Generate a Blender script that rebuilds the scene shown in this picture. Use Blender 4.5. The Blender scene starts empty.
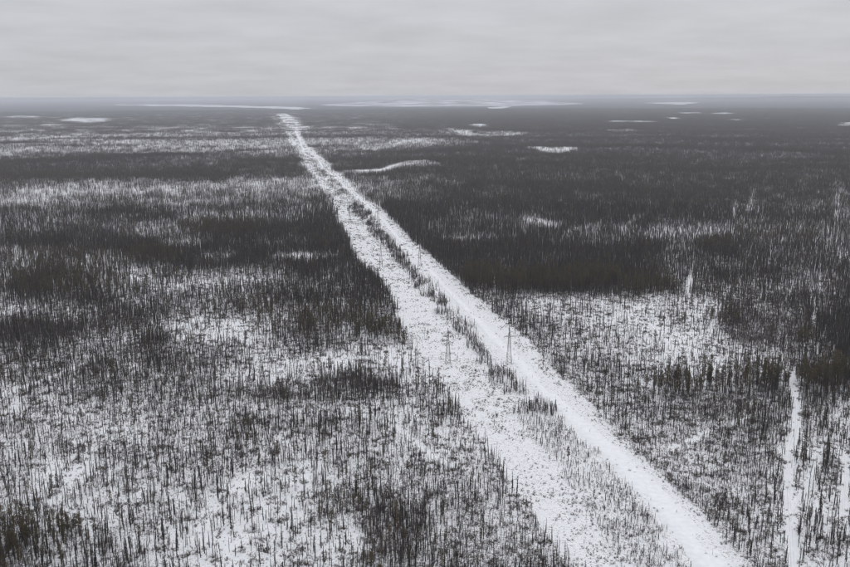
import bpy, math, random
import numpy as np
from mathutils import Matrix, Vector

rng = np.random.default_rng(7)
random.seed(7)
scene = bpy.context.scene
C = scene.collection

# ------------------------------------------------------------------ camera
H = 200.0                                    # height above the forest, metres
LENS, PITCH, ROLL = 37.0, math.radians(12.1), math.radians(0.27)
Rv = Vector((1, 0, 0)); Fv = Vector((0, math.cos(PITCH), -math.sin(PITCH))); Uv = Vector((0, math.sin(PITCH), math.cos(PITCH)))
R2 = Rv * math.cos(ROLL) - Uv * math.sin(ROLL)
U2 = Uv * math.cos(ROLL) + Rv * math.sin(ROLL)
cam = bpy.data.cameras.new("camera")
cam.lens = LENS; cam.sensor_width = 36.0
cam.clip_start = 1.0; cam.clip_end = 200000.0
cam_o = bpy.data.objects.new("camera", cam); C.objects.link(cam_o)
m = Matrix((( R2.x, U2.x, -Fv.x), (R2.y, U2.y, -Fv.y), (R2.z, U2.z, -Fv.z))).to_4x4()
m.translation = (0, 0, H)
cam_o.matrix_world = m
scene.camera = cam_o

# ------------------------------------------------------------------ world: an even overcast
world = bpy.data.worlds.new("World"); scene.world = world; world.use_nodes = True
nt = world.node_tree; nt.nodes.clear()
def N(t, typ, **kw):
    n = t.nodes.new(typ)
    for k, v in kw.items(): setattr(n, k, v)
    return n
def L(t, a, b): t.links.new(a, b)
def M2(t, op, a, b=None, c=None, clamp=False):
    n = N(t, 'ShaderNodeMath', operation=op); n.use_clamp = clamp
    for i, x in enumerate((a, b, c)):
        if x is None: continue
        if isinstance(x, (int, float)): n.inputs[i].default_value = x
        else: L(t, x, n.inputs[i])
    return n.outputs[0]
def ramp(t, fac, stops):
    n = N(t, 'ShaderNodeValToRGB'); L(t, fac, n.inputs[0])
    el = n.color_ramp.elements
    while len(el) < len(stops): el.new(0.5)
    for e, (p, c) in zip(el, stops): e.position = p; e.color = (*c, 1)
    return n.outputs[0]
def mixc(t, fac, a, b, typ='MIX'):
    n = N(t, 'ShaderNodeMix', data_type='RGBA', blend_type=typ)
    for i, x in ((0, fac), (6, a), (7, b)):
        if isinstance(x, (int, float)): n.inputs[i].default_value = x
        elif isinstance(x, tuple): n.inputs[i].default_value = (*x, 1)
        else: L(t, x, n.inputs[i])
    return n.outputs[2]
SUN_EL, SUN_AZ = math.radians(38), math.radians(25)      # weak glow behind the cloud
sky = N(nt, 'ShaderNodeTexSky', sky_type='NISHITA'); sky.sun_disc = False
sky.sun_elevation = SUN_EL; sky.sun_rotation = SUN_AZ
tc = N(nt, 'ShaderNodeTexCoord'); sep = N(nt, 'ShaderNodeSeparateXYZ'); L(nt, tc.outputs['Generated'], sep.inputs[0])
z = M2(nt, 'MAXIMUM', sep.outputs[2], 0.0)
den = M2(nt, 'ADD', z, 0.11)
cmb = N(nt, 'ShaderNodeCombineXYZ')
L(nt, M2(nt, 'DIVIDE', sep.outputs[0], den), cmb.inputs[0]); L(nt, M2(nt, 'DIVIDE', sep.outputs[1], den), cmb.inputs[1])
n1 = N(nt, 'ShaderNodeTexNoise'); n1.inputs['Scale'].default_value = 1.5; n1.inputs['Detail'].default_value = 5; n1.inputs['Roughness'].default_value = 0.55
L(nt, cmb.outputs[0], n1.inputs[0])
# cloud base: CIE-like overcast, brighter towards the zenith
lum = M2(nt, 'MULTIPLY_ADD', z, 0.58, 0.545)
lum = M2(nt, 'MULTIPLY', lum, M2(nt, 'MULTIPLY_ADD', n1.outputs[0], 0.34, 0.83))
greyc = N(nt, 'ShaderNodeCombineColor')
L(nt, M2(nt, 'MULTIPLY', lum, .98), greyc.inputs[0]); L(nt, M2(nt, 'MULTIPLY', lum, 0.995), greyc.inputs[1]); L(nt, M2(nt, 'MULTIPLY', lum, 1.055), greyc.inputs[2])
bg1 = N(nt, 'ShaderNodeBackground'); L(nt, sky.outputs[0], bg1.inputs[0]); bg1.inputs[1].default_value = 0.05
bg2 = N(nt, 'ShaderNodeBackground'); L(nt, greyc.outputs[0], bg2.inputs[0]); bg2.inputs[1].default_value = 1.0
mx = N(nt, 'ShaderNodeMixShader'); mx.inputs[0].default_value = 0.94
L(nt, bg1.outputs[0], mx.inputs[1]); L(nt, bg2.outputs[0], mx.inputs[2])
wo = N(nt, 'ShaderNodeOutputWorld'); L(nt, mx.outputs[0], wo.inputs[0])

sun = bpy.data.lights.new("sun", 'SUN'); sun.energy = 0.6; sun.angle = math.radians(40); sun.color = (1.0, 0.97, 0.93)
sun_o = bpy.data.objects.new("sun", sun); C.objects.link(sun_o)
sd = Vector((math.sin(SUN_AZ) * math.cos(SUN_EL), math.cos(SUN_AZ) * math.cos(SUN_EL), math.sin(SUN_EL)))
sun_o.rotation_euler = sd.to_track_quat('Z', 'Y').to_euler()

vs = scene.view_settings
vs.view_transform = 'Standard'; vs.look = 'None'; vs.exposure = 0.0; vs.gamma = 1.0; vs.use_curve_mapping = False
cy = scene.cycles
cy.max_bounces = 3; cy.diffuse_bounces = 1; cy.glossy_bounces = 1; cy.transmission_bounces = 0; cy.volume_bounces = 1; cy.transparent_max_bounces = 4
cy.caustics_reflective = False; cy.caustics_refractive = False
cy.use_denoising = True
cy.filter_width = 1.15
cy.use_adaptive_sampling = False

# ------------------------------------------------------------------ the photograph's pixels <-> the ground
FPX = LENS / 36.0 * 850.0
def at(u, v):
    """ground point (metres) seen at a pixel of the 850 x 567 photograph"""
    d = R2 * (u - 425.0) + U2 * (283.5 - v) + Fv * FPX
    t = H / max(-d.z, 1e-4)
    return d.x * t, d.y * t
def pix(X, Y, Z=0.0):
    X = np.asarray(X, float); Y = np.asarray(Y, float); Z = np.asarray(Z, float) - H
    w = X * Fv.x + Y * Fv.y + Z * Fv.z
    w = np.where(w < 1, 1, w)
    u = 425.0 + FPX * (X * R2.x + Y * R2.y + Z * R2.z) / w
    v = 283.5 - FPX * (X * U2.x + Y * U2.y + Z * U2.z) / w
    return u, v

def _hash(ix, iy, s):
    h = (ix.astype(np.int64) * 374761393 + iy.astype(np.int64) * 668265263 + s * 144269504) & 0xFFFFFFFF
    h = ((h ^ (h >> 13)) * 1274126177) & 0xFFFFFFFF
    return ((h ^ (h >> 16)) & 0xFFFFFF) / float(0xFFFFFF)
def vnoise(x, y, s=0):
    x = np.asarray(x, float); y = np.asarray(y, float)
    ix = np.floor(x); iy = np.floor(y); fx = x - ix; fy = y - iy
    fx = fx * fx * (3 - 2 * fx); fy = fy * fy * (3 - 2 * fy)
    a = _hash(ix, iy, s); b = _hash(ix + 1, iy, s); c = _hash(ix, iy + 1, s); d = _hash(ix + 1, iy + 1, s)
    return (a * (1 - fx) + b * fx) * (1 - fy) + (c * (1 - fx) + d * fx) * fy
def fbm(x, y, s=0, o=3):
    t = 0; a = 0.5; n = 0
    for k in range(o):
        t = t + a * vnoise(x * 2 ** k + 17.3 * k, y * 2 ** k - 9.1 * k, s + k); n += a; a *= 0.5
    return t / n

def relief(X, Y):
    D = np.hypot(X, Y)
    amp = np.clip(0.005 * (D - 150), 0, 14) * np.clip((6000 - D) / 2200, 0, 1)
    return amp * (fbm(np.asarray(X) / 420.0, np.asarray(Y) / 420.0, 50, 2) - 0.5) * 2.0

# tree cover seen over the ground, rows from the horizon to the near edge, columns every 50 px (0 open snow .. 9 closed)
ROWS = [
 (100, "888888888888888888"), (108, "888888888888888888"), (115, "888888888999999999"), (124, "888888888999999999"),
 (131, "777777778899999999"), (138, "777777888899999999"), (144, "777777777899999999"), (151, "677777788999999999"),
 (155, "889988889999999999"), (165, "999999999999999999"), (175, "998999899999999999"), (181, "888887778899999999"),
 (189, "876666678999999999"), (197, "778888888999999999"), (207, "777777789999999988"), (218, "777767899988999898"),
 (230, "778678999888887777"), (242, "899987899998888887"), (250, "567889999999999888"), (264, "665678888999998888"),
 (280, "776546888899998888"), (292, "777677878889988778"), (305, "466777877863543788"), (315, "467886766664434688"),
 (326, "888635875566543899"), (345, "786754764566543879"), (362, "677674333566554469"), (378, "667665473467665679"),
 (396, "566667886465557878"), (412, "555556564455567776"), (440, "655566555455666655"), (470, "634565465555666645"),
 (500, "644534477555566645"), (525, "654544457655555645"), (545, "765444447765555545"), (567, "876544457766555544"),
]
RV = np.array([r[0] for r in ROWS], float)
RG = np.array([[int(c) for c in r[1]] for r in ROWS], float) / 9.0
def grid(u, v):
    fi = np.interp(v, RV, np.arange(len(RV))); i = np.minimum(fi.astype(int), len(RV) - 2); fi = fi - i
    fj = np.clip(u / 50.0, 0, 16.999); j = fj.astype(int); fj = fj - j
    return (RG[i, j] * (1 - fj) + RG[i, j + 1] * fj) * (1 - fi) + (RG[i + 1, j] * (1 - fj) + RG[i + 1, j + 1] * fj) * fi
# patches: u, v, half width, half height, slope (dv/du), cover 0..1
PATCH = [
 (138, 277, 16, 5, 0.05, .10), (172, 287, 20, 5, 0.0, .25), (300, 256, 38, 5, -.02, .08), (215, 255, 16, 5, 0, .3), (10, 308, 22, 6, 0, .3),
 (190, 322, 26, 5, -.22, .2), (185, 334, 18, 4, -.2, .25), (225, 328, 14, 10, -.2, .3), (330, 361, 55, 7, -.03, .22),
 (395, 356, 30, 6, 0, .2), (352, 384, 44, 9, 0, .97), (30, 330, 55, 9, 0, .97), (60, 297, 60, 4, 0, .85), (130, 242, 60, 7, .03, .97),
 (60, 168, 90, 9, 0, .99), (130, 209, 45, 4, -.12, .95), (150, 216, 30, 3, -.08, .95), (240, 206, 40, 4, -.04, .97), (190, 201, 80, 1.3, -.1, .5),
 (140, 189, 170, 3, -.04, .6), (20, 200, 30, 2.4, -.06, .3), (240, 185, 60, 2, -.05, .38), (180, 240, 30, 5, 0, .4), (150, 229, 18, 4, 0, .35),
 (380, 170, 46, 2.6, -.16, .03), (420, 166, 30, 3.5, 0, .5), (553, 149, 27, 2.6, 0, .1), (414, 167, 20, 4, 0, .35), (520, 161, 8, 1.0, 0, .3), (521, 166, 2, 3, 0, .4),
 (462, 132, 16, 3.0, .2, .25), (478, 125, 9, 1.2, 0, .02), (500, 134, 30, 1.6, 0, .6), (340, 128, 45, .9, .02, .1), (540, 223, 22, 4, -.03, .25), (580, 228, 14, 2, -.2, .5),
 (475, 236, 40, 4, 0, .7), (640, 217, 26, 1.4, -.35, .55), (740, 225, 12, 2.4, 0, .5), (735, 212, 3, 16, 0, .72), (690, 250, 22, 4, -.1, .55), (758, 206, 8, 10, -1.2, .75),
 (800, 180, 3, 9, -2.0, .7), (842, 205, 4, 30, -3, .72), (700, 285, 3, 10, 0, .4), (697, 295, 3, 14, 1, .3), (822, 285, 2, 22, 0, .6), (815, 330, 3, 14, 0, .5),
 (650, 308, 40, 8, .05, .4), (690, 330, 40, 9, .5, .46), (735, 352, 40, 7, .3, .42), (765, 335, 42, 16, .25, .95), (740, 305, 30, 14, 0, .85), (560, 305, 50, 5, .02, .36),
 (530, 282, 66, 8, .03, .84), (640, 285, 30, 9, .1, .9), (510, 318, 9, 12, 0, .8), (715, 404, 45, 9, -.02, .88), (770, 410, 25, 12, 0, .8), (830, 395, 25, 16, 0, .9),
 (60, 140, 60, 1.6, -.02, .65), (30, 139, 40, 1.2, -.03, .4), (120, 142, 25, 1.4, 0, .6), (60, 151, 60, 1.0, 0, .55), (225, 147, 70, 2.2, -.02, .55), (130, 141, 14, 1.0, 0, .3),
 (395, 143, 50, 2.0, -.05, .6), (370, 146, 30, 2.2, -.05, .5), (250, 128, 60, 1, 0, .65), (160, 129, 60, 1.2, -.03, .6), (45, 138, 50, 1.2, -.03, .3), (40, 126, 25, .8, -.05, .5),
 (620, 131, 16, 1.2, 0, .6), (622, 148, 8, 1.2, 0, .55), (790, 129, 20, .8, 0, .7), (300, 241, 24, 3, 0, .75), (340, 505, 22, 18, 0, .85), (380, 520, 26, 40, 0, .88),
 (235, 490, 36, 16, -.4, .28), (80, 455, 18, 18, 0, .28), (315, 478, 14, 14, .6, .78), (430, 500, 30, 12, 0, .66), (490, 520, 40, 18, 0, .55), (440, 560, 20, 10, 0, .8),
 (50, 545, 45, 18, 0, .7), (105, 540, 12, 22, 0, .8), (348, 540, 10, 8, 0, .1), (255, 425, 40, 10, 0, .72), (212, 458, 14, 12, 0, .78), (215, 443, 12, 3, 0, .3),
 (565, 452, 14, 12, 0, .9), (86, 120.4, 24, 2.7, 0, 0), (630, 121.9, 25, 1.2, 0, 0), (722, 113.9, 14, 1.0, 0, 0), (690, 113.3, 14, .8, 0, .1), (852, 124.4, 12, 1.4, 0, 0), (477, 126, 11, 1.5, 0, 0), (736, 120.6, 7, 1, 0, 0), (674, 118.6, 7, 1.0, 0, 0), (22, 117, 22, 1.2, 0, .2),
]
# snowy trails: centre line in pixels, width in metres
TRAILS = {
 'right': [(792, 375), (794, 392), (797, 410), (796, 430), (790, 448), (788, 470), (789, 500), (791, 530), (793, 575)],
 'fork':  [(818, 448), (815, 470), (806, 488), (797, 500), (790, 520)],
 'edge':  [(846, 455), (845, 480), (843, 515), (842, 530)],
 'thin':  [(672, 448), (690, 440), (710, 430), (735, 422), (755, 415)],
 'left':  [(-20, 400), (0, 394), (28, 386), (50, 377), (75, 367), (92, 360)],
 'glade': [(395, 425), (440, 462), (470, 470)],
}
# the cleared strip: v, left edge, scrub left, scrub right, track centre, right edge
STRIP = np.array([
 (110, 270, 271, 271, 271, 272), (116, 272, 274, 278, 280, 294), (121, 275, 278, 282, 283, 300), (128, 282, 286, 290, 290, 309), (133, 286, 289, 294, 296, 300), (140, 289, 293, 298, 299, 303), (146, 294, 298, 301, 302, 308),
 (152, 299, 303, 305, 303, 316), (160, 302, 309, 315, 317, 326), (170, 304, 316, 322, 325, 334), (180, 314, 322, 334, 335, 345), (190, 322, 331, 344, 347, 354), (200, 330, 345, 357, 360, 366),
 (210, 335, 351, 362, 371, 382), (220, 338, 362, 373, 383, 392), (240, 350, 380, 393, 402, 414), (260, 357, 396, 408, 420, 436), (280, 378, 411, 424, 438, 456), (300, 393, 427, 444, 456, 478),
 (320, 400, 445, 461, 477, 502), (340, 407, 462, 477, 496, 527), (360, 420, 478, 494, 518, 545), (380, 440, 494, 516, 535, 566), (400, 453, 507, 542, 555, 588), (420, 462, 516, 560, 576, 604),
 (450, 492, 541, 592, 610, 634), (475, 508, 560, 614, 635, 660), (500, 524, 577, 640, 660, 688), (530, 545, 600, 668, 686, 716), (567, 572, 632, 692, 714, 752), (640, 625, 695, 745, 770, 810)], float)
def strip_at(v): return [np.interp(v, STRIP[:, 0], STRIP[:, k]) for k in range(1, 6)]

def seg_dist(X, Y, pts):
    d = np.full(np.shape(X), 1e9)
    for (x0, y0), (x1, y1) in zip(pts[:-1], pts[1:]):
        dx, dy = x1 - x0, y1 - y0; t = np.clip(((X - x0) * dx + (Y - y0) * dy) / (dx * dx + dy * dy), 0, 1)
        d = np.minimum(d, np.hypot(X - x0 - t * dx, Y - y0 - t * dy))
    return d
TRAIL_G = {k: [at(*p) for p in v] for k, v in TRAILS.items()}
TRAIL_W = {'right': 1.4, 'fork': .9, 'edge': .9, 'thin': .5, 'left': 1.3, 'glade': .7}

def cover(X, Y):
    """(tree cover 0..1, cleared strip mask, scrub strip mask) over the ground"""
    u, v = pix(X, Y)
    D = np.hypot(X, Y)
    # ragged outlines: look up slightly displaced
    j = np.clip(v - 100, 4, 60) * 0.25
    k = 1 / np.clip(D * 0.03, 10, 140)
    du = (fbm(X * k, Y * k, 3, 2) - .5) * j * 2.2; dv = (fbm(X * k, Y * k, 9, 2) - .5) * j * 0.55
    uu, vv = u + du, v + dv
    c = grid(uu, vv)
    for pu, pv, ru, rv, sl, val in PATCH:
        if 126 < pv < 262 and .05 < val < .6: val = val + .26 * (1 - val)
        q = ((uu - pu) / ru) ** 2 + ((vv - pv - sl * (uu - pu)) / rv) ** 2
        w = np.clip(1.3 - q, 0, 1)
        c = c + (val - c) * w
    # patchiness of a burnt northern forest
    c = c + (fbm(X / 23.0, Y / 34.0, 21, 3) - .5) * 0.55 * np.clip(1.3 - D / 2500, .15, 1) * (0.35 + c * (1 - c) * 2.6)
    c = c + (fbm(X / 160.0, Y / 260.0, 31, 3) - .5) * 0.26 * np.clip(D / 1500, .1, 1) * (1 - np.clip((c - .8) * 3, 0, .6))
    c = c + (fbm(X / 70.0, Y / 120.0, 27, 2) - .5) * .34 * np.clip(1.4 - D / 1500, 0, 1) + .05 * ((v > 205) & (v < 400) & (u < 420))
    c = np.clip(c, 0.02, 0.985)
    for kx, pts in TRAIL_G.items():
        d = seg_dist(X, Y, pts)
        c = c * np.clip((d - TRAIL_W[kx]) / 2.0, 0.02, 1)
    jj = np.clip(v - 100, 2, 60) * .045
    le, sl_, sr, tr, re = strip_at(v)
    e1 = (fbm(X / 9, Y / 9, 71, 2) - .5) * 2 * jj * 2.2
    row = np.clip((u - le + e1) / np.maximum(jj, .6) + .5, 0, 1) * np.clip((re - u + e1 * .6) / np.maximum(jj, .6) + .5, 0, 1)
    row = row * (v > 113.6)
    e2 = (fbm(X / 14, Y / 14, 81, 3) - .5) * jj * 9; e3 = (fbm(X / 14, Y / 14, 83, 3) - .5) * jj * 9
    scr = np.clip((u - sl_ + e2) / np.maximum(jj * .7, .5) + .5, 0, 1) * np.clip((sr - u + e3) / np.maximum(jj * .7, .5) + .5, 0, 1) * row
    gaps = np.where((v > 285) & (v < 410), (vnoise(X / 14, Y / 14, 91) > np.where(v > 300, .4, .15)) * 1.0, 1.0)
    ladder = (v < 133) * (np.sin(v * 2.6) > 0.55) * .75
    c = c * (1 - row) + row * (0.02 + np.clip((fbm(X / 30, Y / 30, 95, 2) - .6), 0, .2) * .6)
    c = np.maximum(c, scr * gaps * np.clip(np.where(v > 415, .66, .72) + (fbm(X / 11, Y / 11, 97, 2) - .5) * 2.2, .06, .95))
    c = np.maximum(c, ladder * row * 1.2)
    c = np.maximum(c, row * np.clip((185 - v) / 20, 0, 1) * np.clip(.28 + (fbm(X / 60, Y / 60, 33, 2) - .5) * 1.4, .03, .7))
    c = np.where((v > 151) & (v < 156.5) & (row > .3), np.maximum(c, .55), c)
    c = np.where((np.abs(u - tr) < np.clip((v - 98) * .022, .7, 9)) & (v > 114.5), .02, c)
    return c, row, scr

# where pines and leafless thickets stand: u, v, half width, half height, weight
PINES = [(400, 338, 8, 6, .9), (375, 330, 22, 10, .7), (355, 322, 12, 10, .5), (480, 281, 18, 10, .75), (530, 287, 64, 8, .75), (590, 282, 30, 10, .7), (650, 290, 30, 10, .6), (700, 388, 60, 7, .85),
 (770, 382, 40, 9, .8), (830, 385, 30, 10, .8), (655, 392, 25, 5, .6), (220, 228, 45, 8, .5), (150, 258, 30, 8, .5), (60, 262, 70, 12, .35), (60, 285, 90, 14, .35), (250, 320, 30, 20, .35), (320, 325, 30, 14, .4),
 (805, 342, 8, 9, .8), (720, 322, 20, 8, .3), (40, 545, 60, 26, .3), (568, 452, 9, 7, .9), (30, 180, 60, 8, .3), (780, 235, 60, 10, .2), (715, 245, 20, 8, .3), (330, 515, 40, 20, .15)]
THICK = [(765, 335, 46, 18, .85), (740, 305, 30, 14, .6), (715, 404, 60, 10, .8), (352, 384, 46, 10, .7), (280, 395, 50, 10, .7), (60, 330, 80, 12, .5), (130, 230, 90, 14, .6), (380, 525, 40, 45, .6), (820, 290, 40, 12, .7),
 (430, 500, 50, 20, .4), (240, 205, 50, 8, .6), (700, 470, 60, 60, .3), (480, 480, 30, 30, .4), (230, 440, 60, 20, .3), (640, 510, 60, 60, .6), (540, 440, 40, 30, .6)]
# stand height factor
SIZE = [(540, 286, 80, 9, 1.25), (720, 386, 90, 9, 1.4), (830, 386, 30, 9, 1.4), (690, 480, 75, 70, .55), (540, 430, 40, 50, .5), (640, 540, 60, 40, .5), (430, 470, 60, 40, .6), (500, 545, 60, 40, .55), (765, 335, 46, 18, .75), (715, 404, 50, 10, .7), (120, 425, 120, 30, .75), (820, 500, 40, 80, 1.2), (650, 340, 60, 40, .85)]
def blob(u, v, lst, base, mode='max'):
    r = np.full(np.shape(u), base, float)
    for pu, pv, ru, rv, w in lst:
        q = np.clip(1.4 - ((u - pu) / ru) ** 2 - ((v - pv) / rv) ** 2, 0, 1)
        r = np.maximum(r, w * q) if mode == 'max' else r + (w - r) * q
    return r

# ------------------------------------------------------------------ materials
def mat(name):
    mt = bpy.data.materials.new(name); mt.use_nodes = True
    t = mt.node_tree; b = t.nodes['Principled BSDF']; b.inputs['Roughness'].default_value = 0.9; b.inputs['Specular IOR Level'].default_value = 0.15
    return mt, t, b
def bark(name, c1, c2, scale=3.0):
    mt, t, b = mat(name)
    oi = N(t, 'ShaderNodeObjectInfo'); tc = N(t, 'ShaderNodeTexCoord')
    nz = N(t, 'ShaderNodeTexNoise'); nz.inputs['Scale'].default_value = scale; nz.inputs['Detail'].default_value = 2; L(t, tc.outputs['Object'], nz.inputs[0])
    f = M2(t, 'ADD', M2(t, 'MULTIPLY', oi.outputs['Random'], .75), M2(t, 'MULTIPLY_ADD', nz.outputs[0], .7, -.22), clamp=True)
    L(t, mixc(t, f, c1, c2), b.inputs['Base Color'])
    return mt
MAT = {
 'larch_bark':  bark('larch_bark', (.024, .018, .0155), (.068, .053, .047)),
 'larch_twig':  bark('larch_twigs', (.024, .018, .016), (.066, .052, .047)),
 'spruce_leaf': bark('spruce_needles', (.012, .0115, .008), (.036, .031, .020)),
 'pine_leaf':   bark('pine_needles', (.040, .031, .014), (.096, .072, .032)),
 'pine_bark':   bark('pine_bark', (.05, .034, .024), (.10, .066, .045)),
 'birch_twig':  bark('birch_twigs', (.052, .037, .034), (.100, .077, .072)),
 'birch_bark':  bark('birch_bark', (.08, .073, .07), (.20, .19, .185), 6),
 'shrub_twig':  bark('willow_twigs', (.064, .047, .041), (.155, .122, .108)),
}
def snow_material():
    mt, t, b = mat('snow_ground')
    ge = N(t, 'ShaderNodeNewGeometry')
    a = N(t, 'ShaderNodeAttribute', attribute_name='forest'); s = N(t, 'ShaderNodeAttribute', attribute_name='scrub'); fr = N(t, 'ShaderNodeAttribute', attribute_name='far')
    def noise(sc, det=3, rough=.6, dist=0):
        n = N(t, 'ShaderNodeTexNoise'); n.inputs['Scale'].default_value = sc; n.inputs['Detail'].default_value = det; n.inputs['Roughness'].default_value = rough
        n.inputs['Distortion'].default_value = dist
        L(t, ge.outputs['Position'], n.inputs[0]); return n.outputs[0]
    big = noise(.02, 3); med = noise(.16, 3); fine = noise(.9, 3, .7); tiny = noise(2.6, 2, .6)
    snow = mixc(t, ramp(t, med, [(.3, (0, 0, 0)), (.7, (1, 1, 1))]), (.74, .75, .77), (.83, .835, .845))
    # dry grass and dwarf birch standing out of the snow
    thr = M2(t, 'ADD', M2(t, 'MULTIPLY', fine, .62), M2(t, 'MULTIPLY', tiny, .38))
    lim = M2(t, 'SUBTRACT', .625, M2(t, 'MULTIPLY', s.outputs['Fac'], .19))
    lim = M2(t, 'SUBTRACT', lim, M2(t, 'MULTIPLY', M2(t, 'SUBTRACT', med, .5), .22))
    g = M2(t, 'MULTIPLY', M2(t, 'SUBTRACT', thr, lim), 9.0, clamp=True)
    g = M2(t, 'MULTIPLY', g, .9)
    brush = mixc(t, big, (.12, .105, .10), (.19, .17, .16))
    col = mixc(t, g, snow, brush)
    # beyond the last trees that can be told apart, the canopy is a colour
    fb = noise(.004, 5, .65); canopy = mixc(t, fb, (.016, .015, .016), (.032, .029, .029))
    sp = M2(t, 'MULTIPLY', M2(t, 'SUBTRACT', M2(t, 'ADD', a.outputs['Fac'], M2(t, 'MULTIPLY_ADD', fb, .5, -.25)), .38), 5.0, clamp=True)
    fac = M2(t, 'MULTIPLY', sp, fr.outputs['Fac'])
    col = mixc(t, fac, col, canopy)
    L(t, col, b.inputs['Base Color'])
    bm = N(t, 'ShaderNodeBump'); bm.inputs['Strength'].default_value = .35; bm.inputs['Distance'].default_value = .5; L(t, fine, bm.inputs['Height']); L(t, bm.outputs[0], b.inputs['Normal'])
    return mt
MAT['snow'] = snow_material()
def plain_snow(name, c1, c2, sc, speck=0.0):
    mt, t, b = mat(name)
    ge = N(t, 'ShaderNodeNewGeometry'); n = N(t, 'ShaderNodeTexNoise'); n.inputs['Scale'].default_value = sc; n.inputs['Detail'].default_value = 4
    L(t, ge.outputs['Position'], n.inputs[0]); col = mixc(t, ramp(t, n.outputs[0], [(.35, (0, 0, 0)), (.65, (1, 1, 1))]), c1, c2)
    if speck:
        n2 = N(t, 'ShaderNodeTexNoise'); n2.inputs['Scale'].default_value = 1.3; n2.inputs['Detail'].default_value = 3; L(t, ge.outputs['Position'], n2.inputs[0])
        col = mixc(t, M2(t, 'MULTIPLY', M2(t, 'SUBTRACT', n2.outputs[0], speck), 12, clamp=True), col, (.2, .18, .17))
    L(t, col, b.inputs['Base Color']); return mt
MAT['track'] = plain_snow('packed_snow', (.76, .77, .79), (.84, .845, .86), .3, .70)
MAT['ice'] = plain_snow('lake_snow', (.50, .52, .55), (.72, .73, .75), .002)
MAT['fell'] = plain_snow('fell_snow', (.14, .14, .15), (.78, .79, .82), .0016)

# ------------------------------------------------------------------ ground: one sheet out to the horizon
def tag(o, label=None, cat=None, group=None, kind=None):
    if label: o['label'] = label
    if cat: o['category'] = cat
    if group: o['group'] = group
    if kind: o['kind'] = kind
    return o
def mesh_obj(name, verts, faces, material, parent=None, smooth=False):
    me = bpy.data.meshes.new(name); me.from_pydata(verts, [], faces); me.update()
    if material: me.materials.append(material)
    if smooth: me.polygons.foreach_set('use_smooth', [True] * len(me.polygons))
    o = bpy.data.objects.new(name, me); C.objects.link(o); o.parent = parent
    return o
FAR_END = 75000.0
az = np.concatenate([np.radians(np.linspace(-180, -36, 16))[:-1], np.radians(np.linspace(-36, 36, 500)), np.radians(np.linspace(36, 180, 16))[1:-1]])
rr = np.concatenate([[20, 80, 120, 150], np.geomspace(170, 15000, 440), np.geomspace(15600, FAR_END, 60)])
na, nr = len(az), len(rr)
A_, R_ = np.meshgrid(az, rr)
GX, GY = (np.sin(A_) * R_).ravel(), (np.cos(A_) * R_).ravel()
GZ = relief(GX, GY)
gc, grow, gscr = cover(GX, GY)
front = np.abs(A_.ravel()) < math.radians(38)
gc = np.where(front, gc, .7); grow = np.where(front, grow, 0)
gverts = np.column_stack([GX, GY, GZ]); gverts = np.vstack([gverts, [[0, 0, 0]]])
i, j = np.meshgrid(np.arange(nr - 1), np.arange(na), indexing='ij'); j2 = (j + 1) % na
quads = np.stack([i * na + j, i * na + j2, (i + 1) * na + j2, (i + 1) * na + j], -1).reshape(-1, 4)[:, ::-1]
faces = quads.tolist() + [[nr * na, k, (k + 1) % na][::-1] for k in range(na)]
ground = mesh_obj('snowy_ground', gverts.tolist(), faces, MAT['snow'], smooth=True)
tag(ground, 'snow covered forest floor stretching to the horizon', kind='structure')
GD = np.hypot(GX, GY)
for nm, val in (('forest', gc), ('scrub', np.clip(gc * .9 + .15, 0, 1) * (1 - grow) + grow * .5), ('far', np.clip((GD - 9500) / 4000, 0, 1))):
    at_ = ground.data.attributes.new(nm, 'FLOAT', 'POINT'); at_.data.foreach_set('value', np.append(val, .5).astype(np.float32))

def ribbon(name, pts, half, material, zoff=.12, step=6.0):
    """a strip of packed snow following the ground"""
    P = [np.array(p, float) for p in pts]; dense = []
    for a, b in zip(P[:-1], P[1:]):
        n = max(2, int(np.linalg.norm(b - a) / step)); dense += [a + (b - a) * k / n for k in range(n)]
    dense.append(P[-1]); dense = np.array(dense)
    for _ in range(6): dense[1:-1] = (dense[:-2] + 2 * dense[1:-1] + dense[2:]) / 4
    tg = np.gradient(dense, axis=0); tg /= np.linalg.norm(tg, axis=1)[:, None]; nn = np.column_stack([tg[:, 1], -tg[:, 0]])
    vs_, fs = [], []
    for k, (p, q) in enumerate(zip(dense, nn)):
        h = half(k / len(dense)) if callable(half) else half
        h1 = h * (1 + .35 * (vnoise(np.array([k * .35]), np.array([1.5]), 5)[0] - .5)); h2 = h * (1 + .35 * (vnoise(np.array([k * .35]), np.array([7.5]), 6)[0] - .5))
        for s in (-h1, -h1 * .9, 0, h2 * .9, h2):
            x, y = p + q * s; edge = abs(s) >= min(h1, h2)
            vs_.append((x, y, float(relief(x, y)) + (-.4 if edge else zoff + .0001 * np.hypot(x, y))))
    for k in range(len(dense) - 1):
        for s in range(4): fs.append((k * 5 + s, k * 5 + s + 1, k * 5 + 6 + s, k * 5 + 5 + s))
    return tag(mesh_obj(name, vs_, fs, material, smooth=True), kind='structure')
tv = [567 + 45, 567, 530, 500, 475, 450, 420, 400, 380, 360, 340, 320, 300, 280, 260, 240, 220, 210, 200, 190, 180, 170, 160]
track = ribbon('snow_track', [at(float(np.interp(v, STRIP[:, 0], STRIP[:, 4])), v) for v in tv], lambda t: 9.0 - 5.2 * min(1, t * 5.5), MAT['track'])
tag(track, 'packed white snow track along the right side of the cleared strip')
tv = [158, 152, 146, 140, 133, 128, 121, 116, 114]
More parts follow.
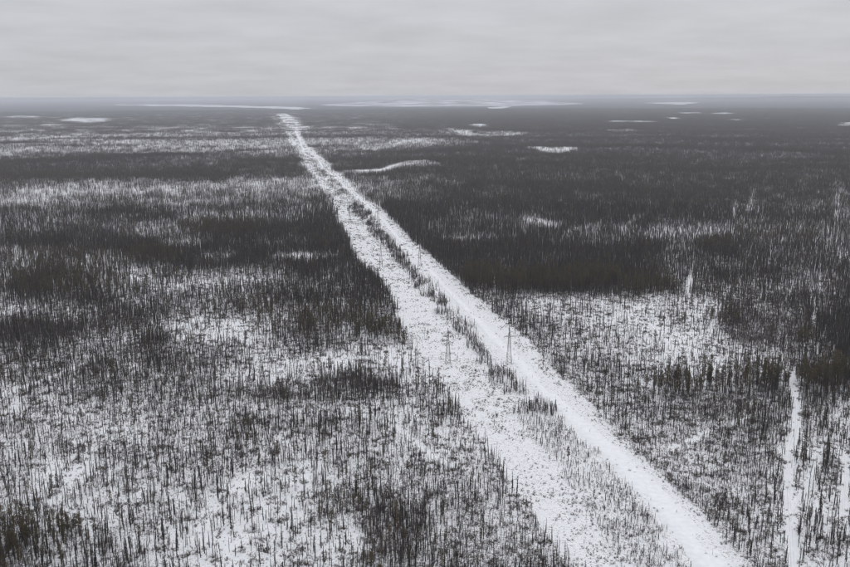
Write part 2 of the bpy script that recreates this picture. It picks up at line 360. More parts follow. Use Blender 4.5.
tag(ribbon('snow_track', [at(float(np.interp(v, STRIP[:, 0], STRIP[:, 4])), v) for v in tv], 6.0, MAT['track'], zoff=.6, step=25), 'far end of the white snow track before the horizon')
tag(ribbon('snow_track', [at(*p) for p in [(341, 215), (330, 205), (318, 190), (311, 180), (305, 172), (300, 160)]], 3.0, MAT['track'], step=15), 'faint white snow track on the left side of the far cleared strip')
TL = {'right': 'white snow trail running up between the trees at the right edge', 'fork': 'short white trail forking off the right hand trail', 'edge': 'white trail touching the right edge of the picture',
      'thin': 'thin pale trail crossing the low scrub right of the track', 'left': 'pale trail slanting through the dark forest at the left edge'}
for k_, lb in TL.items(): tag(ribbon('snow_trail', TRAIL_G[k_], max(.5, TRAIL_W[k_] * .5), MAT['track'], step=4), lb)

# frozen lakes and open bogs far out
def sheet(name, poly, label, material, z=1.0, n=14):
    pts = []
    P = [np.array(p, float) for p in poly]
    for a, b in zip(P, P[1:] + P[:1]):
        for k in range(n): pts.append(a + (b - a) * k / n)
    out = []
    for k, p in enumerate(pts):
        ext = max(q[1] for q in poly) - min(q[1] for q in poly)
        jit = (fbm(np.array([k * .31]), np.array([poly[0][0] * .37]), 4, 4)[0] - .5) * 1.5
        x, y = at(p[0] + jit * 3.5, p[1] + jit * .22 * ext); out.append((x, y, z))
    low = [(x, y, -.5) for x, y, _ in out]; k = len(out)
    o = mesh_obj(name, out + low, [list(range(k))] + [(q, q + k, (q + 1) % k + k, (q + 1) % k) for q in range(k)], material)
    return tag(o, label, kind='structure')
sheet('frozen_lake', [(60, 120.4), (74, 117.6), (90, 116.8), (110, 116.9), (101, 118.6), (113, 120.2), (96, 121.2), (84, 123.2), (70, 122.6)], 'white frozen lake at the far left of the forest', MAT['ice'])
sheet('frozen_lake', [(98, 105.2), (150, 104.4), (200, 104.6), (258, 106), (300, 107.4), (318, 108.8), (296, 109.2), (270, 108.4), (200, 106.6), (150, 106)], 'long thin frozen lake below the horizon at left', MAT['ice'])
sheet('frozen_lake', [(605, 121), (640, 120.2), (658, 121.2), (640, 123), (612, 122.8)], 'slim white frozen lake in the far forest right of centre', MAT['ice'])
sheet('frozen_lake', [(708, 113), (725, 112.6), (738, 113.4), (728, 114.8), (710, 114.4)], 'bright small frozen lake in the far forest at right', MAT['ice'])
sheet('frozen_lake', [(672, 112.8), (690, 112), (706, 112.4), (700, 113.6), (680, 113.8)], 'dull frozen lake just left of the bright one at right', MAT['ice'])
sheet('frozen_lake', [(645, 103), (680, 102), (700, 102.4), (692, 103.6), (680, 104.6), (662, 104.0)], 'pale frozen lake under the horizon right of centre', MAT['ice'])
sheet('frozen_lake', [(841, 123.6), (850, 122.4), (870, 122.4), (866, 125.2), (848, 125.4)], 'white frozen lake cut by the right edge', MAT['ice'])
sheet('frozen_lake', [(730, 119.8), (738, 119.3), (742, 120.4), (734, 121)], 'tiny white frozen pond in the far forest at right', MAT['ice'])
sheet('frozen_lake', [(668, 118), (676, 117.4), (680, 118.6), (672, 119)], 'tiny pale frozen pond above the slim lake', MAT['ice'])
sheet('frozen_lake', [(468, 125.4), (480, 124.3), (487, 125.6), (476, 126.6)], 'small white frozen pond in the middle of the far forest', MAT['ice'], z=3)
sheet('open_bog', [(0, 116.4), (18, 115.4), (44, 116.6), (30, 117.6), (5, 117.4)], 'pale open bog by the left edge under the horizon', MAT['ice'])
sheet('open_bog', [(488, 107.4), (505, 106.2), (512, 107), (500, 108.8), (490, 109)], 'bright snowy bay at the foot of the white far hill', MAT['ice'])
# low white hill on the horizon
def hill(name, u, D, hw, hd, hh, label, material):
    x0, y0 = at(u, 283.5); a = math.atan2(x0, y0); cx, cy_ = math.sin(a) * D, math.cos(a) * D
    vs_, fs = [], []; nu, nv = 60, 16
    for q in range(nv + 1):
        for p in range(nu + 1):
            lx, ly = (p / nu * 2 - 1), (q / nv * 2 - 1)
            r2 = min(1, lx * lx + ly * ly)
            e = (1 - r2) ** 1.3 * (.25 + 1.3 * float(fbm(np.array([p * .17 + u]), np.array([q * .3]), 12, 4)[0]))
            wx, wy = lx * hw, ly * hd
            vs_.append((cx + wx * math.cos(a) + wy * math.sin(a), cy_ - wx * math.sin(a) + wy * math.cos(a), -3 + hh * e))
    for q in range(nv):
        for p in range(nu): fs.append((q * (nu + 1) + p, q * (nu + 1) + p + 1, (q + 1) * (nu + 1) + p + 1, (q + 1) * (nu + 1) + p))
    return tag(mesh_obj(name, vs_, fs, material, smooth=True), label, kind='structure')
hill('snowy_hill', 452, 24000, 3500, 6500, 140, 'low white snowy hill on the horizon left of centre', MAT['fell'])
hill('wooded_hill', 780, 40000, 11000, 6000, 130, 'low dark wooded rise on the horizon at right', plain_snow('far_wood', (.03, .03, .032), (.06, .058, .06), .001))

# ------------------------------------------------------------------ tree shapes
class MB:
    def __init__(s): s.v = []; s.f = []
    def tube(s, a, b, r0, r1, n=5):
        a = Vector(a); b = Vector(b); d = (b - a)
        if d.length < 1e-6: return
        q = d.to_track_quat('Z', 'Y'); k = len(s.v)
        for p, r in ((a, r0), (b, r1)):
            for t in range(n):
                an = 2 * math.pi * t / n; s.v.append(tuple(p + q @ Vector((math.cos(an) * r, math.sin(an) * r, 0))))
        for t in range(n): s.f.append((k + t, k + (t + 1) % n, k + n + (t + 1) % n, k + n + t))
    def spike(s, a, b, r):
        a = Vector(a); b = Vector(b); d = b - a; q = d.to_track_quat('Z', 'Y'); k = len(s.v)
        for t in range(3):
            an = 2.094 * t; s.v.append(tuple(a + q @ Vector((math.cos(an) * r, math.sin(an) * r, 0))))
        s.v.append(tuple(b)); s.f += [(k, k + 1, k + 3), (k + 1, k + 2, k + 3), (k + 2, k, k + 3)]
    def tri(s, a, b, c):
        k = len(s.v); s.v += [tuple(a), tuple(b), tuple(c)]; s.f.append((k, k + 1, k + 2))
    def blade(s, a, b, w, rnd):
        a = Vector(a); b = Vector(b); d = b - a; side = d.cross(Vector((rnd.uniform(-.4, .4), rnd.uniform(-.4, .4), 1))).normalized() * w
        m_ = a + d * .55; k = len(s.v); s.v += [tuple(a), tuple(m_ + side), tuple(b), tuple(m_ - side)]; s.f.append((k, k + 1, k + 2, k + 3))
    def mesh(s, name, material):
        me = bpy.data.meshes.new(name); me.from_pydata(s.v, [], s.f); me.update(); me.materials.append(material); return me
def rdir(r, el):
    a = r.uniform(0, 6.2832); return Vector((math.cos(a) * math.cos(el), math.sin(a) * math.cos(el), math.sin(el)))
def trunk_pts(r, h, bend):
    ax, ay = r.uniform(-bend, bend), r.uniform(-bend, bend)
    return lambda t: Vector((ax * t * t + .05 * math.sin(5 * t + ax * 9), ay * t * t + .05 * math.cos(4 * t), h * t))
def larch(r, lod=1.0):
    """tall thin leafless tree with short twiggy branches"""
    tr, cr = MB(), MB(); h = r.uniform(9, 12.5); P = trunk_pts(r, h, .35); ns = 5 if lod > .5 else 2
    for k in range(ns): tr.tube(P(k / ns), P((k + 1) / ns), .13 * (1 - k / ns) + .03, .13 * (1 - (k + 1) / ns) + .03, 5 if lod > .5 else 3)
    nb = int(70 * lod); wmax = r.uniform(.45, .9)
    for k in range(nb):
        t = .14 + .85 * (k + r.random()) / nb; prof = wmax * (1.1 - t) ** .75 * (.35 + min(1, (t - .1) * 3) * .65)
        ln = prof * r.uniform(.5, 1.15); d = rdir(r, r.uniform(-.35, .5)); a = P(t); b = a + d * ln
        cr.spike(a, b, .035 if lod > .5 else .06)
        for q in range(3 if lod > .5 else 1):
            s_ = a + d * ln * r.uniform(.3, .95); e = s_ + rdir(r, r.uniform(-.9, .5)) * r.uniform(.2, .45)
            cr.blade(s_, e, .045 if lod > .5 else .09, r)
    return tr, cr
def spruce(r, lod=1.0):
    """narrow dense dark conifer"""
    tr, cr = MB(), MB(); h = r.uniform(7.5, 11.5); P = trunk_pts(r, h, .2); ns = 4 if lod > .5 else 2
    for k in range(ns): tr.tube(P(k / ns), P((k + 1) / ns), .12 * (1 - k / ns) + .02, .12 * (1 - (k + 1) / ns) + .02, 5 if lod > .5 else 3)
    nb = int(130 * lod); wmax = r.uniform(.5, .9)
    for k in range(nb):
        t = .1 + .9 * ((k + r.random()) / nb); ln = (wmax * (1.04 - t) ** .7 + .08) * r.uniform(.55, 1.1)
        d = rdir(r, r.uniform(-.65, -.05)); a = P(min(t, 1)); b = a + d * ln
        cr.blade(a, b, .13 if lod > .5 else .26, r)
        if lod > .5: e = a + d * ln * .6; cr.blade(e, e + rdir(r, -.9) * .4, .1, r)
    return tr, cr
def pine(r, lod=1.0):
    """pine with a bare lower trunk and a clumped olive brown crown"""
    tr, cr = MB(), MB(); h = r.uniform(10, 13.5); P = trunk_pts(r, h, .4); ns = 5 if lod > .5 else 2
    for k in range(ns): tr.tube(P(k / ns * .97), P((k + 1) / ns * .97), .17 * (1 - k / ns) + .03, .17 * (1 - (k + 1) / ns) + .03, 6 if lod > .5 else 3)
    base = r.uniform(.25, .42); W = r.uniform(1.2, 1.75); nc = 26 if lod > .5 else 8
    for k in range(nc):
        t = base + (1 - base) * (k + .5) / nc; rad = W * math.sqrt(max(.05, math.sin(math.pi * min(1, .12 + .88 * (t - base) / (1 - base)) ** .8))) * r.uniform(.45, 1)
        d = rdir(r, r.uniform(-.1, .35)); a = P(t); c = a + d * rad * .75
        tr.spike(a, c, .045)
        for q in range(int(30 if lod > .5 else 9)):
            s_ = c + Vector((r.gauss(0, .3), r.gauss(0, .3), r.gauss(0, .2))); cr.blade(s_, s_ + rdir(r, r.uniform(-.3, 1)) * r.uniform(.3, .5) * (1 if lod > .5 else 1.6), .10 if lod > .5 else .22, r)
    return tr, cr
def birch(r, lod=1.0):
    """leafless multi-stemmed young birch, a haze of fine twigs"""
    tr, cr = MB(), MB(); h = r.uniform(5, 7.5)
    for s in range(r.choice((2, 3, 3, 4)) if lod > .5 else 2):
        lean = rdir(r, 0) * r.uniform(.2, .9); P = lambda t, l=lean: Vector((l.x * t, l.y * t, h * t * (1 - .05 * s)))
        for k in range(3 if lod > .5 else 1):
            n = 3 if lod > .5 else 1; tr.tube(P(k / n), P((k + 1) / n), .07 * (1 - k / n) + .015, .07 * (1 - (k + 1) / n) + .015, 4 if lod > .5 else 3)
        nb = int(26 * lod) + 2
        for k in range(nb):
            t = r.uniform(.2, .97); d = rdir(r, r.uniform(.3, 1.1)); a = P(t); ln = (1.2 - t) * r.uniform(.6, 1.3); b = a + d * ln
            cr.spike(a, b, .026 if lod > .5 else .05)
            for q in range(3 if lod > .5 else 1):
                e = a + d * ln * r.uniform(.3, 1); cr.blade(e, e + rdir(r, r.uniform(.1, 1.2)) * r.uniform(.25, .55), .03 if lod > .5 else .08, r)
    return tr, cr
def shrub(r):
    cr = MB(); h = r.uniform(.9, 1.5)
    for k in range(15):
        d = rdir(r, r.uniform(.55, 1.35)); a = Vector((r.gauss(0, .18), r.gauss(0, .18), -.05)); b = a + d * h * r.uniform(.6, 1); cr.spike(a, b, .03)
        for q in range(2): e = a + (b - a) * r.uniform(.4, .95); cr.blade(e, e + rdir(r, r.uniform(.2, 1.2)) * r.uniform(.2, .4), .035, r)
    return cr
KIND = {'larch': (larch, 'larch_bark', 'larch_twig'), 'spruce': (spruce, 'larch_bark', 'spruce_leaf'), 'pine': (pine, 'pine_bark', 'pine_leaf'), 'birch': (birch, 'birch_bark', 'birch_twig')}
NV = 8
proto = {}        # kind -> list of (trunk mesh, crown mesh)
def joined(name, parts):
    v, f, mi, mats = [], [], [], []
    for me_b, mt in parts:
        k = len(v); v += me_b.v; f += [tuple(i + k for i in q) for q in me_b.f]
        if mt not in mats: mats.append(mt)
        mi += [mats.index(mt)] * len(me_b.f)
    me = bpy.data.meshes.new(name); me.from_pydata(v, [], f); me.update()
    for mt in mats: me.materials.append(mt)
    me.polygons.foreach_set('material_index', mi); return me
def source_collection(name, meshes):
    col = bpy.data.collections.new(name)
    for k, me in enumerate(meshes): col.objects.link(bpy.data.objects.new(f'{name}_{k:02d}', me))
    return col
SRC = {}
for kd, (fn, b_, l_) in KIND.items():
    proto[kd] = []; full = []
    for k in range(NV):
        r = random.Random(hash((len(kd), k)) & 0xffff); r = random.Random(1000 * len(kd) + ord(kd[0]) * 31 + k)
        t, c = fn(r); proto[kd].append((t.mesh('trunk', MAT[b_]), c.mesh('crown', MAT[l_]))); full.append(joined(kd, [(t, MAT[b_]), (c, MAT[l_])]))
    SRC[kd] = source_collection(kd + '_shapes', full)
shrub_me = [shrub(random.Random(40 + k)).mesh('shrub', MAT['shrub_twig']) for k in range(5)]
SRC['shrub'] = source_collection('shrub_shapes', shrub_me)
def brush(r):
    o = MB()
    for k in range(7):
        mb = shrub(r); a = r.uniform(0, 6.283); d = 2.6 * math.sqrt(r.random()); q = r.uniform(.6, 1.5); n = len(o.v)
        o.v += [(x * q + d * math.cos(a), y * q + d * math.sin(a), z * q) for x, y, z in mb.v]; o.f += [tuple(i + n for i in f) for f in mb.f]
    return o
SRC['brush'] = source_collection('brush_shapes', [brush(random.Random(140 + k)).mesh('brush', MAT['shrub_twig']) for k in range(6)])
def shift(mb, x, y, s):
    o = MB(); o.v = [(a * s + x, b * s + y, c * s) for a, b, c in mb.v]; o.f = mb.f; return o
def grove(r, n, rad, pw, bw):
    parts = []
    for k in range(n):
        q = r.random(); kd = 'pine' if q < pw else 'birch' if q < pw + bw else 'spruce' if q < pw + bw + .35 else 'larch'
        fn, b_, l_ = KIND[kd]; t, c = fn(r, .2); a = r.uniform(0, 6.283); d = rad * math.sqrt(r.random()); s = r.uniform(.65, 1.15)
        parts += [(shift(t, d * math.cos(a), d * math.sin(a), s), MAT[b_]), (shift(c, d * math.cos(a), d * math.sin(a), s), MAT[l_])]
    return joined('grove', parts)
SRC['mid'] = source_collection('mid_shapes', [grove(random.Random(60 + k), 12, 9.5, (.5 if k >= 9 else .06), (.5 if 6 <= k < 9 else .12)) for k in range(12)])
SRC['far'] = source_collection('far_shapes', [grove(random.Random(90 + k), 130, 48, .15, .15) for k in range(8)])

def scatter(name, P, vi, sc, rt, col, label):
    """one object that stands the given shapes on its points"""
    me = bpy.data.meshes.new(name); me.vertices.add(len(P)); me.vertices.foreach_set('co', np.asarray(P, np.float32).ravel())
    a = me.attributes.new('shape', 'INT', 'POINT'); a.data.foreach_set('value', np.asarray(vi, np.int32))
    a = me.attributes.new('size', 'FLOAT_VECTOR', 'POINT'); a.data.foreach_set('vector', np.asarray(sc, np.float32).ravel())
    a = me.attributes.new('turn', 'FLOAT_VECTOR', 'POINT'); a.data.foreach_set('vector', np.asarray(rt, np.float32).ravel())
    o = bpy.data.objects.new(name, me); C.objects.link(o)
    g = bpy.data.node_groups.new(name, 'GeometryNodeTree')
    g.interface.new_socket('Geometry', in_out='INPUT', socket_type='NodeSocketGeometry'); g.interface.new_socket('Geometry', in_out='OUTPUT', socket_type='NodeSocketGeometry')
    gi = N(g, 'NodeGroupInput'); go = N(g, 'NodeGroupOutput'); ci = N(g, 'GeometryNodeCollectionInfo')
    ci.inputs['Collection'].default_value = col; ci.inputs['Separate Children'].default_value = True; ci.inputs['Reset Children'].default_value = True
    ip = N(g, 'GeometryNodeInstanceOnPoints'); ip.inputs['Pick Instance'].default_value = True
    def named(nm, ty):
        n = N(g, 'GeometryNodeInputNamedAttribute', data_type=ty); n.inputs['Name'].default_value = nm
        return next(x for x in n.outputs if x.enabled and x.name == 'Attribute')
    e2r = N(g, 'FunctionNodeEulerToRotation'); L(g, named('turn', 'FLOAT_VECTOR'), e2r.inputs[0])
    L(g, gi.outputs[0], ip.inputs['Points']); L(g, ci.outputs[0], ip.inputs['Instance']); L(g, named('shape', 'INT'), ip.inputs['Instance Index'])
    L(g, e2r.outputs[0], ip.inputs['Rotation']); L(g, named('size', 'FLOAT_VECTOR'), ip.inputs['Scale']); L(g, ip.outputs[0], go.inputs[0])
    md = o.modifiers.new('stand', 'NODES'); md.node_group = g
    return tag(o, label, kind='stuff')

# ------------------------------------------------------------------ where the trees stand
HALF = math.radians(31)
def sector(n_per_m2, d0, d1):
    area = HALF * (d1 * d1 - d0 * d0); n = int(area * n_per_m2)
    D = np.sqrt(rng.uniform(d0 * d0, d1 * d1, n)); a = rng.uniform(-HALF, HALF, n)
    return D * np.sin(a), D * np.cos(a), D
def wanted(X, Y, D, area_h):
    c, row, scr = cover(X, Y)
    A = area_h * H_eff / (H / D) + 3.0
    return -np.log(1 - np.clip(c, 0, .985)) / A, c, row, scr
H_eff = 1.0
NEAR, MID, FAR = 1650.0, 5200.0, 14000.0
DMAX = .36
X, Y, D = sector(DMAX, 240, NEAR)
n_, c_, row_, scr_ = wanted(X, Y, D, np.interp(D, [350, 600, 900, 1600], [2.35, 2.2, 2.1, 1.9]))
u_, v_ = pix(X, Y)
sz = blob(u_, v_, SIZE, 1.0, 'mix')
sz = np.where(scr_ > .3, np.where(v_ > 415, .45, .72), sz); n_ = np.where(scr_ > .3, n_ * np.where(v_ > 415, 2.1, 2.4), n_)
keep = rng.random(len(X)) < np.minimum(n_ / np.sqrt(sz) / sz ** .5, DMAX) / DMAX
X, Y, D, c_, row_, scr_, u_, v_, sz = [q[keep] for q in (X, Y, D, c_, row_, scr_, u_, v_, sz)]
pw = blob(u_, v_, PINES, .025); bw = blob(u_, v_, THICK, .16)
pw = np.where(row_ > .5, 0, pw); bw = np.where(row_ > .5, np.where(v_ > 415, .6, .35), bw)
q = rng.random(len(X)); sp = .34 * (1 + (scr_ > .3) * .5) + .4 * (fbm(X / 60, Y / 60, 41, 2) - .5)
kind = np.where(q < pw, 2, np.where(q < pw + (1 - pw) * bw, 3, np.where(rng.random(len(X)) < sp, 1, 0)))
scl = np.clip(rng.lognormal(-.22, .36, len(X)) * np.interp(D, [350, 700, 1100], [.78, .82, 1.0]), .25, 1.35) * sz
scl = np.where((row_ > .5) & (scr_ < .3), scl * .45, scl)
# trees that stand out on their own: pixel of the base, kind, scale, words
SPECIAL = [
 (481, 459, 'spruce', .85, 'lone slim dark spruce standing in the open snow left of the scrub strip'),
 (465, 455, 'birch', .7, 'dark bushy young birch beside the lone slim spruce'),
 (504, 394, 'spruce', 1.0, 'thin dark spruce below the right hand power tower'),
 (509, 337, 'spruce', 1.15, 'tall dark spruce right behind the right hand power tower'),
 (515, 334, 'spruce', 1.0, 'dark spruce in the small group behind the right hand power tower'),
 (717, 377, 'pine', .85, 'solitary dark round crowned pine above the olive pine row at right'),
 (763, 379, 'pine', .95, 'left one of two broad dark pines right of the solitary pine'),
 (771, 380, 'pine', 1.1, 'right one of two broad dark pines left of the white trail'),
 (788, 384, 'pine', 1.15, 'dark pine on the left side of the upper end of the trail'),
 (801, 384, 'pine', 1.1, 'dark pine on the right side of the upper end of the trail'),
 (805, 350, 'pine', 1.0, 'rusty olive pine alone above the end of the right trail'),
 (404, 344, 'pine', 1.15, 'dark pine at the very edge of the cleared strip'),
 (388, 344, 'pine', 1.1, 'second pine in from the edge of the cleared strip'),
 (372, 336, 'pine', 1.2, 'broad dark pine at the left of the small pine group by the strip'),
 (568, 460, 'pine', .7, 'squat brown pine in the scrub strip between the two clearings'),
 (321, 548, 'spruce', .8, 'small dark spruce stub in the bright snow gap near the lower edge'),
]
SX, SY = np.array([at(s[0], s[1]) for s in SPECIAL]).T
kn = ['larch', 'spruce', 'pine', 'birch']
far_enough = np.ones(len(X), bool)
for a, b in zip(SX, SY): far_enough &= np.hypot(X - a, Y - b) > 3.0
X, Y, D, c_, row_, scr_, u_, v_, kind, scl = [q[far_enough] for q in (X, Y, D, c_, row_, scr_, u_, v_, kind, scl)]
Z = relief(X, Y) - .05
shape = rng.integers(0, NV, len(X))
wide = rng.uniform(.8, 1.25, len(X)); rot = rng.uniform(0, 6.2832, len(X)); lean = rng.normal(0, .025, (len(X), 2)); lean[rng.random(len(X)) < .02] *= 5
hgt = scl * np.array([10.7, 9.5, 11.7, 6.2])[kind]
depth = Y * Fv.y + (Z - H) * Fv.z
pxh = hgt * FPX / depth
inframe = (u_ > 4) & (u_ < 846) & (v_ < 566) & (v_ - pxh > 100)

def place(kd, k, loc, s3, rt, label, group, cat):
    e = bpy.data.objects.new({'larch': 'bare_larch', 'spruce': 'narrow_spruce', 'pine': 'pine_tree', 'birch': 'bare_birch'}[kd], None)
    e.empty_display_size = .5; C.objects.link(e); e.location = loc; e.rotation_euler = rt; e.scale = s3
    tm, cm = proto[kd][k]
    for nm, me in (('trunk', tm), ('crown', cm)):
        o = bpy.data.objects.new(nm, me); C.objects.link(o); o.parent = e
    return tag(e, label, cat, group)
def where_words(u, v, row, scr):
    d = 'at the bottom' if v > 535 else 'low down' if v > 490 else 'halfway up' if v > 420 else 'farther up' if v > 330 else 'far back'
    if scr > .3: return f'in the scrub strip beside the track, {d}'
    le, s1, s2, tr, re = [float(q) for q in strip_at(v)]
    if row > .5: return ('in the open left clearing, ' if u < s1 else 'on the verge of the snow track, ') + d
    if u < le:
        side = 'on the left rim of the clearing' if u > le - 45 else 'by the left border' if u < 70 else 'in the left corner woods' if u < 150 else 'in the left woods' if u < 250 else 'in the woods left of the strip' if u < 350 else 'near the thicket by the clearing'
    else:
        side = 'just right of the snow track' if u < re + 45 else 'by the right border' if u > 815 else 'beside the right trail' if u > 765 else 'left of the right trail' if u > 700 else 'in the low stand right of track'
    return f'{side}, {d}'
WORD = {'larch': ('bare larch', 'slim leafless trees of the foreground forest'), 'spruce': ('dark spruce', 'narrow spruces of the foreground forest'),
        'pine': ('olive brown pine', 'olive brown pines scattered in the forest'), 'birch': ('grey leafless birch', 'young bare birches of the foreground')}
picked = np.zeros(len(X), bool)
for ki, kd in enumerate(kn):
    idx = np.where((kind == ki) & inframe)[0]; idx = idx[np.argsort(-pxh[idx])][:300 - sum(s[2] == kd for s in SPECIAL)]
    picked[idx] = True
    med = np.median(hgt[idx])
    for t in idx:
        ww = where_words(float(u_[t]), float(v_[t]), float(row_[t]), float(scr_[t]))
        tall = 'tall ' if hgt[t] > med * 1.12 else 'short ' if hgt[t] < med * .88 else ''
        ln = ('leaning ' if abs(lean[t]).max() > .09 else '') + ('slender ' if wide[t] < .92 else 'full ' if wide[t] > 1.12 else '')
        s = float(scl[t]); w = float(wide[t])
        place(kd, int(shape[t]), (X[t], Y[t], Z[t]), (s * w, s * w, s), (lean[t, 0], lean[t, 1], rot[t]), f'{ln}{tall}{WORD[kd][0]} {ww}', WORD[kd][1], 'tree')
for (pu, pv, kd, s, lb), x, y in zip(SPECIAL, SX, SY):
    place(kd, random.randrange(NV), (x, y, float(relief(x, y)) - .05), (s * 1.15, s * 1.15, s), (0, 0, random.uniform(0, 6)), lb, WORD[kd][1], 'tree')
FOREST = {'larch': ('larch_forest', 'thin bare dark larches filling the forest behind the nearest ones'), 'spruce': ('spruce_forest', 'narrow dark spruces mixed through the forest'),
          'pine': ('pine_forest', 'olive brown pines farther back in the forest'), 'birch': ('birch_thicket', 'grey leafless birch thickets in the forest')}
for ki, kd in enumerate(kn):
    k = (kind == ki) & ~picked; s = scl[k]
    scatter(FOREST[kd][0], np.column_stack([X[k], Y[k], Z[k]]), shape[k], np.column_stack([s * wide[k], s * wide[k], s]), np.column_stack([lean[k], rot[k]]), SRC[kd], FOREST[kd][1])
print('single trees', len(X), 'picked', picked.sum())

# groves of the middle distance and the far forest
def groves(name, d0, d1, per, nmax, src, nvar, label, ah):
    X, Y, D = sector(nmax / per, d0, d1)
    n, c, row, scr = wanted(X, Y, D, ah); n = np.where(scr > .3, n * 2.5, n)
    u, v = pix(X, Y); k = rng.random(len(X)) < np.clip(n / nmax, 0, 1)
    X, Y, D, row, u, v = [q[k] for q in (X, Y, D, row, u, v)]
    if nvar == 12:
        pw = blob(u, v, PINES, .03); bw = blob(u, v, THICK, .1); q = rng.random(len(X))
        vi = np.where(q < pw, rng.integers(9, 12, len(X)), np.where(q < pw + bw, rng.integers(6, 9, len(X)), rng.integers(0, 6, len(X))))
    else: vi = rng.integers(0, nvar, len(X))
    s = rng.uniform(.75, 1.2, len(X)) * np.where(row > .5, .55, 1); w = rng.uniform(.9, 1.15, len(X)); rz = rng.uniform(0, 6.28, len(X)); o = np.zeros(len(X))
    scatter(name, np.column_stack([X, Y, relief(X, Y) - .05]), vi, np.column_stack([s * w, s * w, s]), np.column_stack([o, o, rz]), SRC[src], label)
    print(name, len(X))
groves('middle_forest', NEAR, MID, 12, .3, 'mid', 12, 'dark mixed forest of the middle distance', 1.4)
groves('far_forest', MID, FAR, 130, .16, 'far', 8, 'dark far forest reaching towards the horizon', 1.15)

# low willow and dwarf birch sticking out of the snow
SD = .34
X, Y, D = sector(SD, 300, 1900)
c, row, scr = cover(X, Y); u, v = pix(X, Y)
tr = strip_at(v)[3]; on_track = np.abs(u - tr) < np.clip((v - 98) * .055, 3, 26)
dens = np.where(row > .5, .29 * np.clip((fbm(X / 9, Y / 9, 61, 3) - .40) * 5, .08, 2) * np.clip((fbm(X / 45, Y / 45, 66, 2) - .25) * 2.4, .25, 1.3), .05 + .12 * c)
dens = np.where((row < .5) & (D > 950), 0, dens)
dens = np.where(on_track, .012, dens)
for kx, pts in TRAIL_G.items(): dens = dens * np.clip((seg_dist(X, Y, pts) - TRAIL_W[kx] * .6) / 2, .08, 1)
k = rng.random(len(X)) < dens / SD
X, Y, row, u, v, D = [q[k] for q in (X, Y, row, u, v, D)]
s = np.clip(rng.lognormal(-.25, .35, len(X)), .3, 1.6); rz = rng.uniform(0, 6.28, len(X)); vi = rng.integers(0, 5, len(X)); Zs = relief(X, Y)
idx = np.where((row > .6) & (v < 562) & (u > 400))[0]; idx = idx[np.argsort(-(s / D)[idx])][:300]; pk = np.zeros(len(X), bool); pk[idx] = True
for t in idx:
    o = bpy.data.objects.new('willow_shrub', shrub_me[vi[t]]); C.objects.link(o); o.location = (X[t], Y[t], Zs[t]); o.rotation_euler = (0, 0, rz[t]); o.scale = (s[t],) * 3
    le, s1, s2, tr_, re = [float(q) for q in strip_at(float(v[t]))]
    wh = ('near the forest rim in the left clearing' if u[t] < le + .33 * (s1 - le) else 'mid left clearing' if u[t] < le + .66 * (s1 - le) else 'in the left clearing near the scrub') if u[t] < s1 else ('in the scrub strip, its left half' if u[t] < .5 * (s1 + s2) else 'in the scrub strip, its right half') if u[t] < s2 else 'on the left verge of the track' if u[t] < tr_ else 'on the right verge of the track'
    tag(o, f"{'bigger' if s[t] > 1.15 else 'small' if s[t] < .85 else 'middling'} bare shrub {wh}, {'at the very bottom' if v[t] > 550 else 'near the bottom' if v[t] > 533 else 'low down' if v[t] > 515 else 'in the lower half' if v[t] > 495 else 'halfway' if v[t] > 472 else 'farther up' if v[t] > 450 else 'far up'}", 'shrub', 'bare shrubs on the cleared strip')
o3 = np.zeros(len(X)); k = ~pk
scatter('undergrowth', np.column_stack([X, Y, Zs])[k], vi[k], np.column_stack([s, s, s])[k], np.column_stack([o3, o3, rz])[k], SRC['shrub'], 'bare low shrubs and saplings standing out of the snow')
X, Y, D = sector(.032, 300, 3000)
c, row, scr = cover(X, Y)
k = rng.random(len(X)) < np.where(row > .4, .12 * (D > 1000), np.clip(.25 + .9 * c, 0, 1) * np.clip((1300 - D) / 500, 0, 1))
for kx, pts in TRAIL_G.items(): k &= seg_dist(X, Y, pts) > TRAIL_W[kx] + .3
X, Y = X[k], Y[k]; o3 = np.zeros(len(X)); s = rng.uniform(.7, 1.3, len(X))
scatter('forest_brush', np.column_stack([X, Y, relief(X, Y)]), rng.integers(0, 6, len(X)), np.column_stack([s, s, s]), np.column_stack([o3, o3, rng.uniform(0, 6.28, len(X))]), SRC['brush'], 'knee high bare brush between the forest trees')

# ------------------------------------------------------------------ power line towers
mt, t_, b_ = mat('galvanised_steel'); b_.inputs['Roughness'].default_value = .6; b_.inputs['Metallic'].default_value = .2
nz = N(t_, 'ShaderNodeTexNoise'); nz.inputs['Scale'].default_value = 2; L(t_, mixc(t_, nz.outputs[0], (.09, .088, .088), (.17, .167, .165)), b_.inputs['Base Color']); STEEL = mt
mt, t_, b_ = mat('insulator_glass'); nz = N(t_, 'ShaderNodeTexNoise'); L(t_, mixc(t_, nz.outputs[0], (.10, .08, .07), (.2, .17, .15)), b_.inputs['Base Color']); b_.inputs['Roughness'].default_value = .3; GLASSY = mt
mt, t_, b_ = mat('footing_concrete'); nz = N(t_, 'ShaderNodeTexNoise'); L(t_, mixc(t_, nz.outputs[0], (.22, .21, .2), (.34, .33, .32)), b_.inputs['Base Color']); CONC = mt
TH = 28.5
def half_w(z): return 1.9 - 1.35 * min(1, z / 21.5) if z < 21.5 else .55 - .45 * (z - 21.5) / (TH - 21.5)
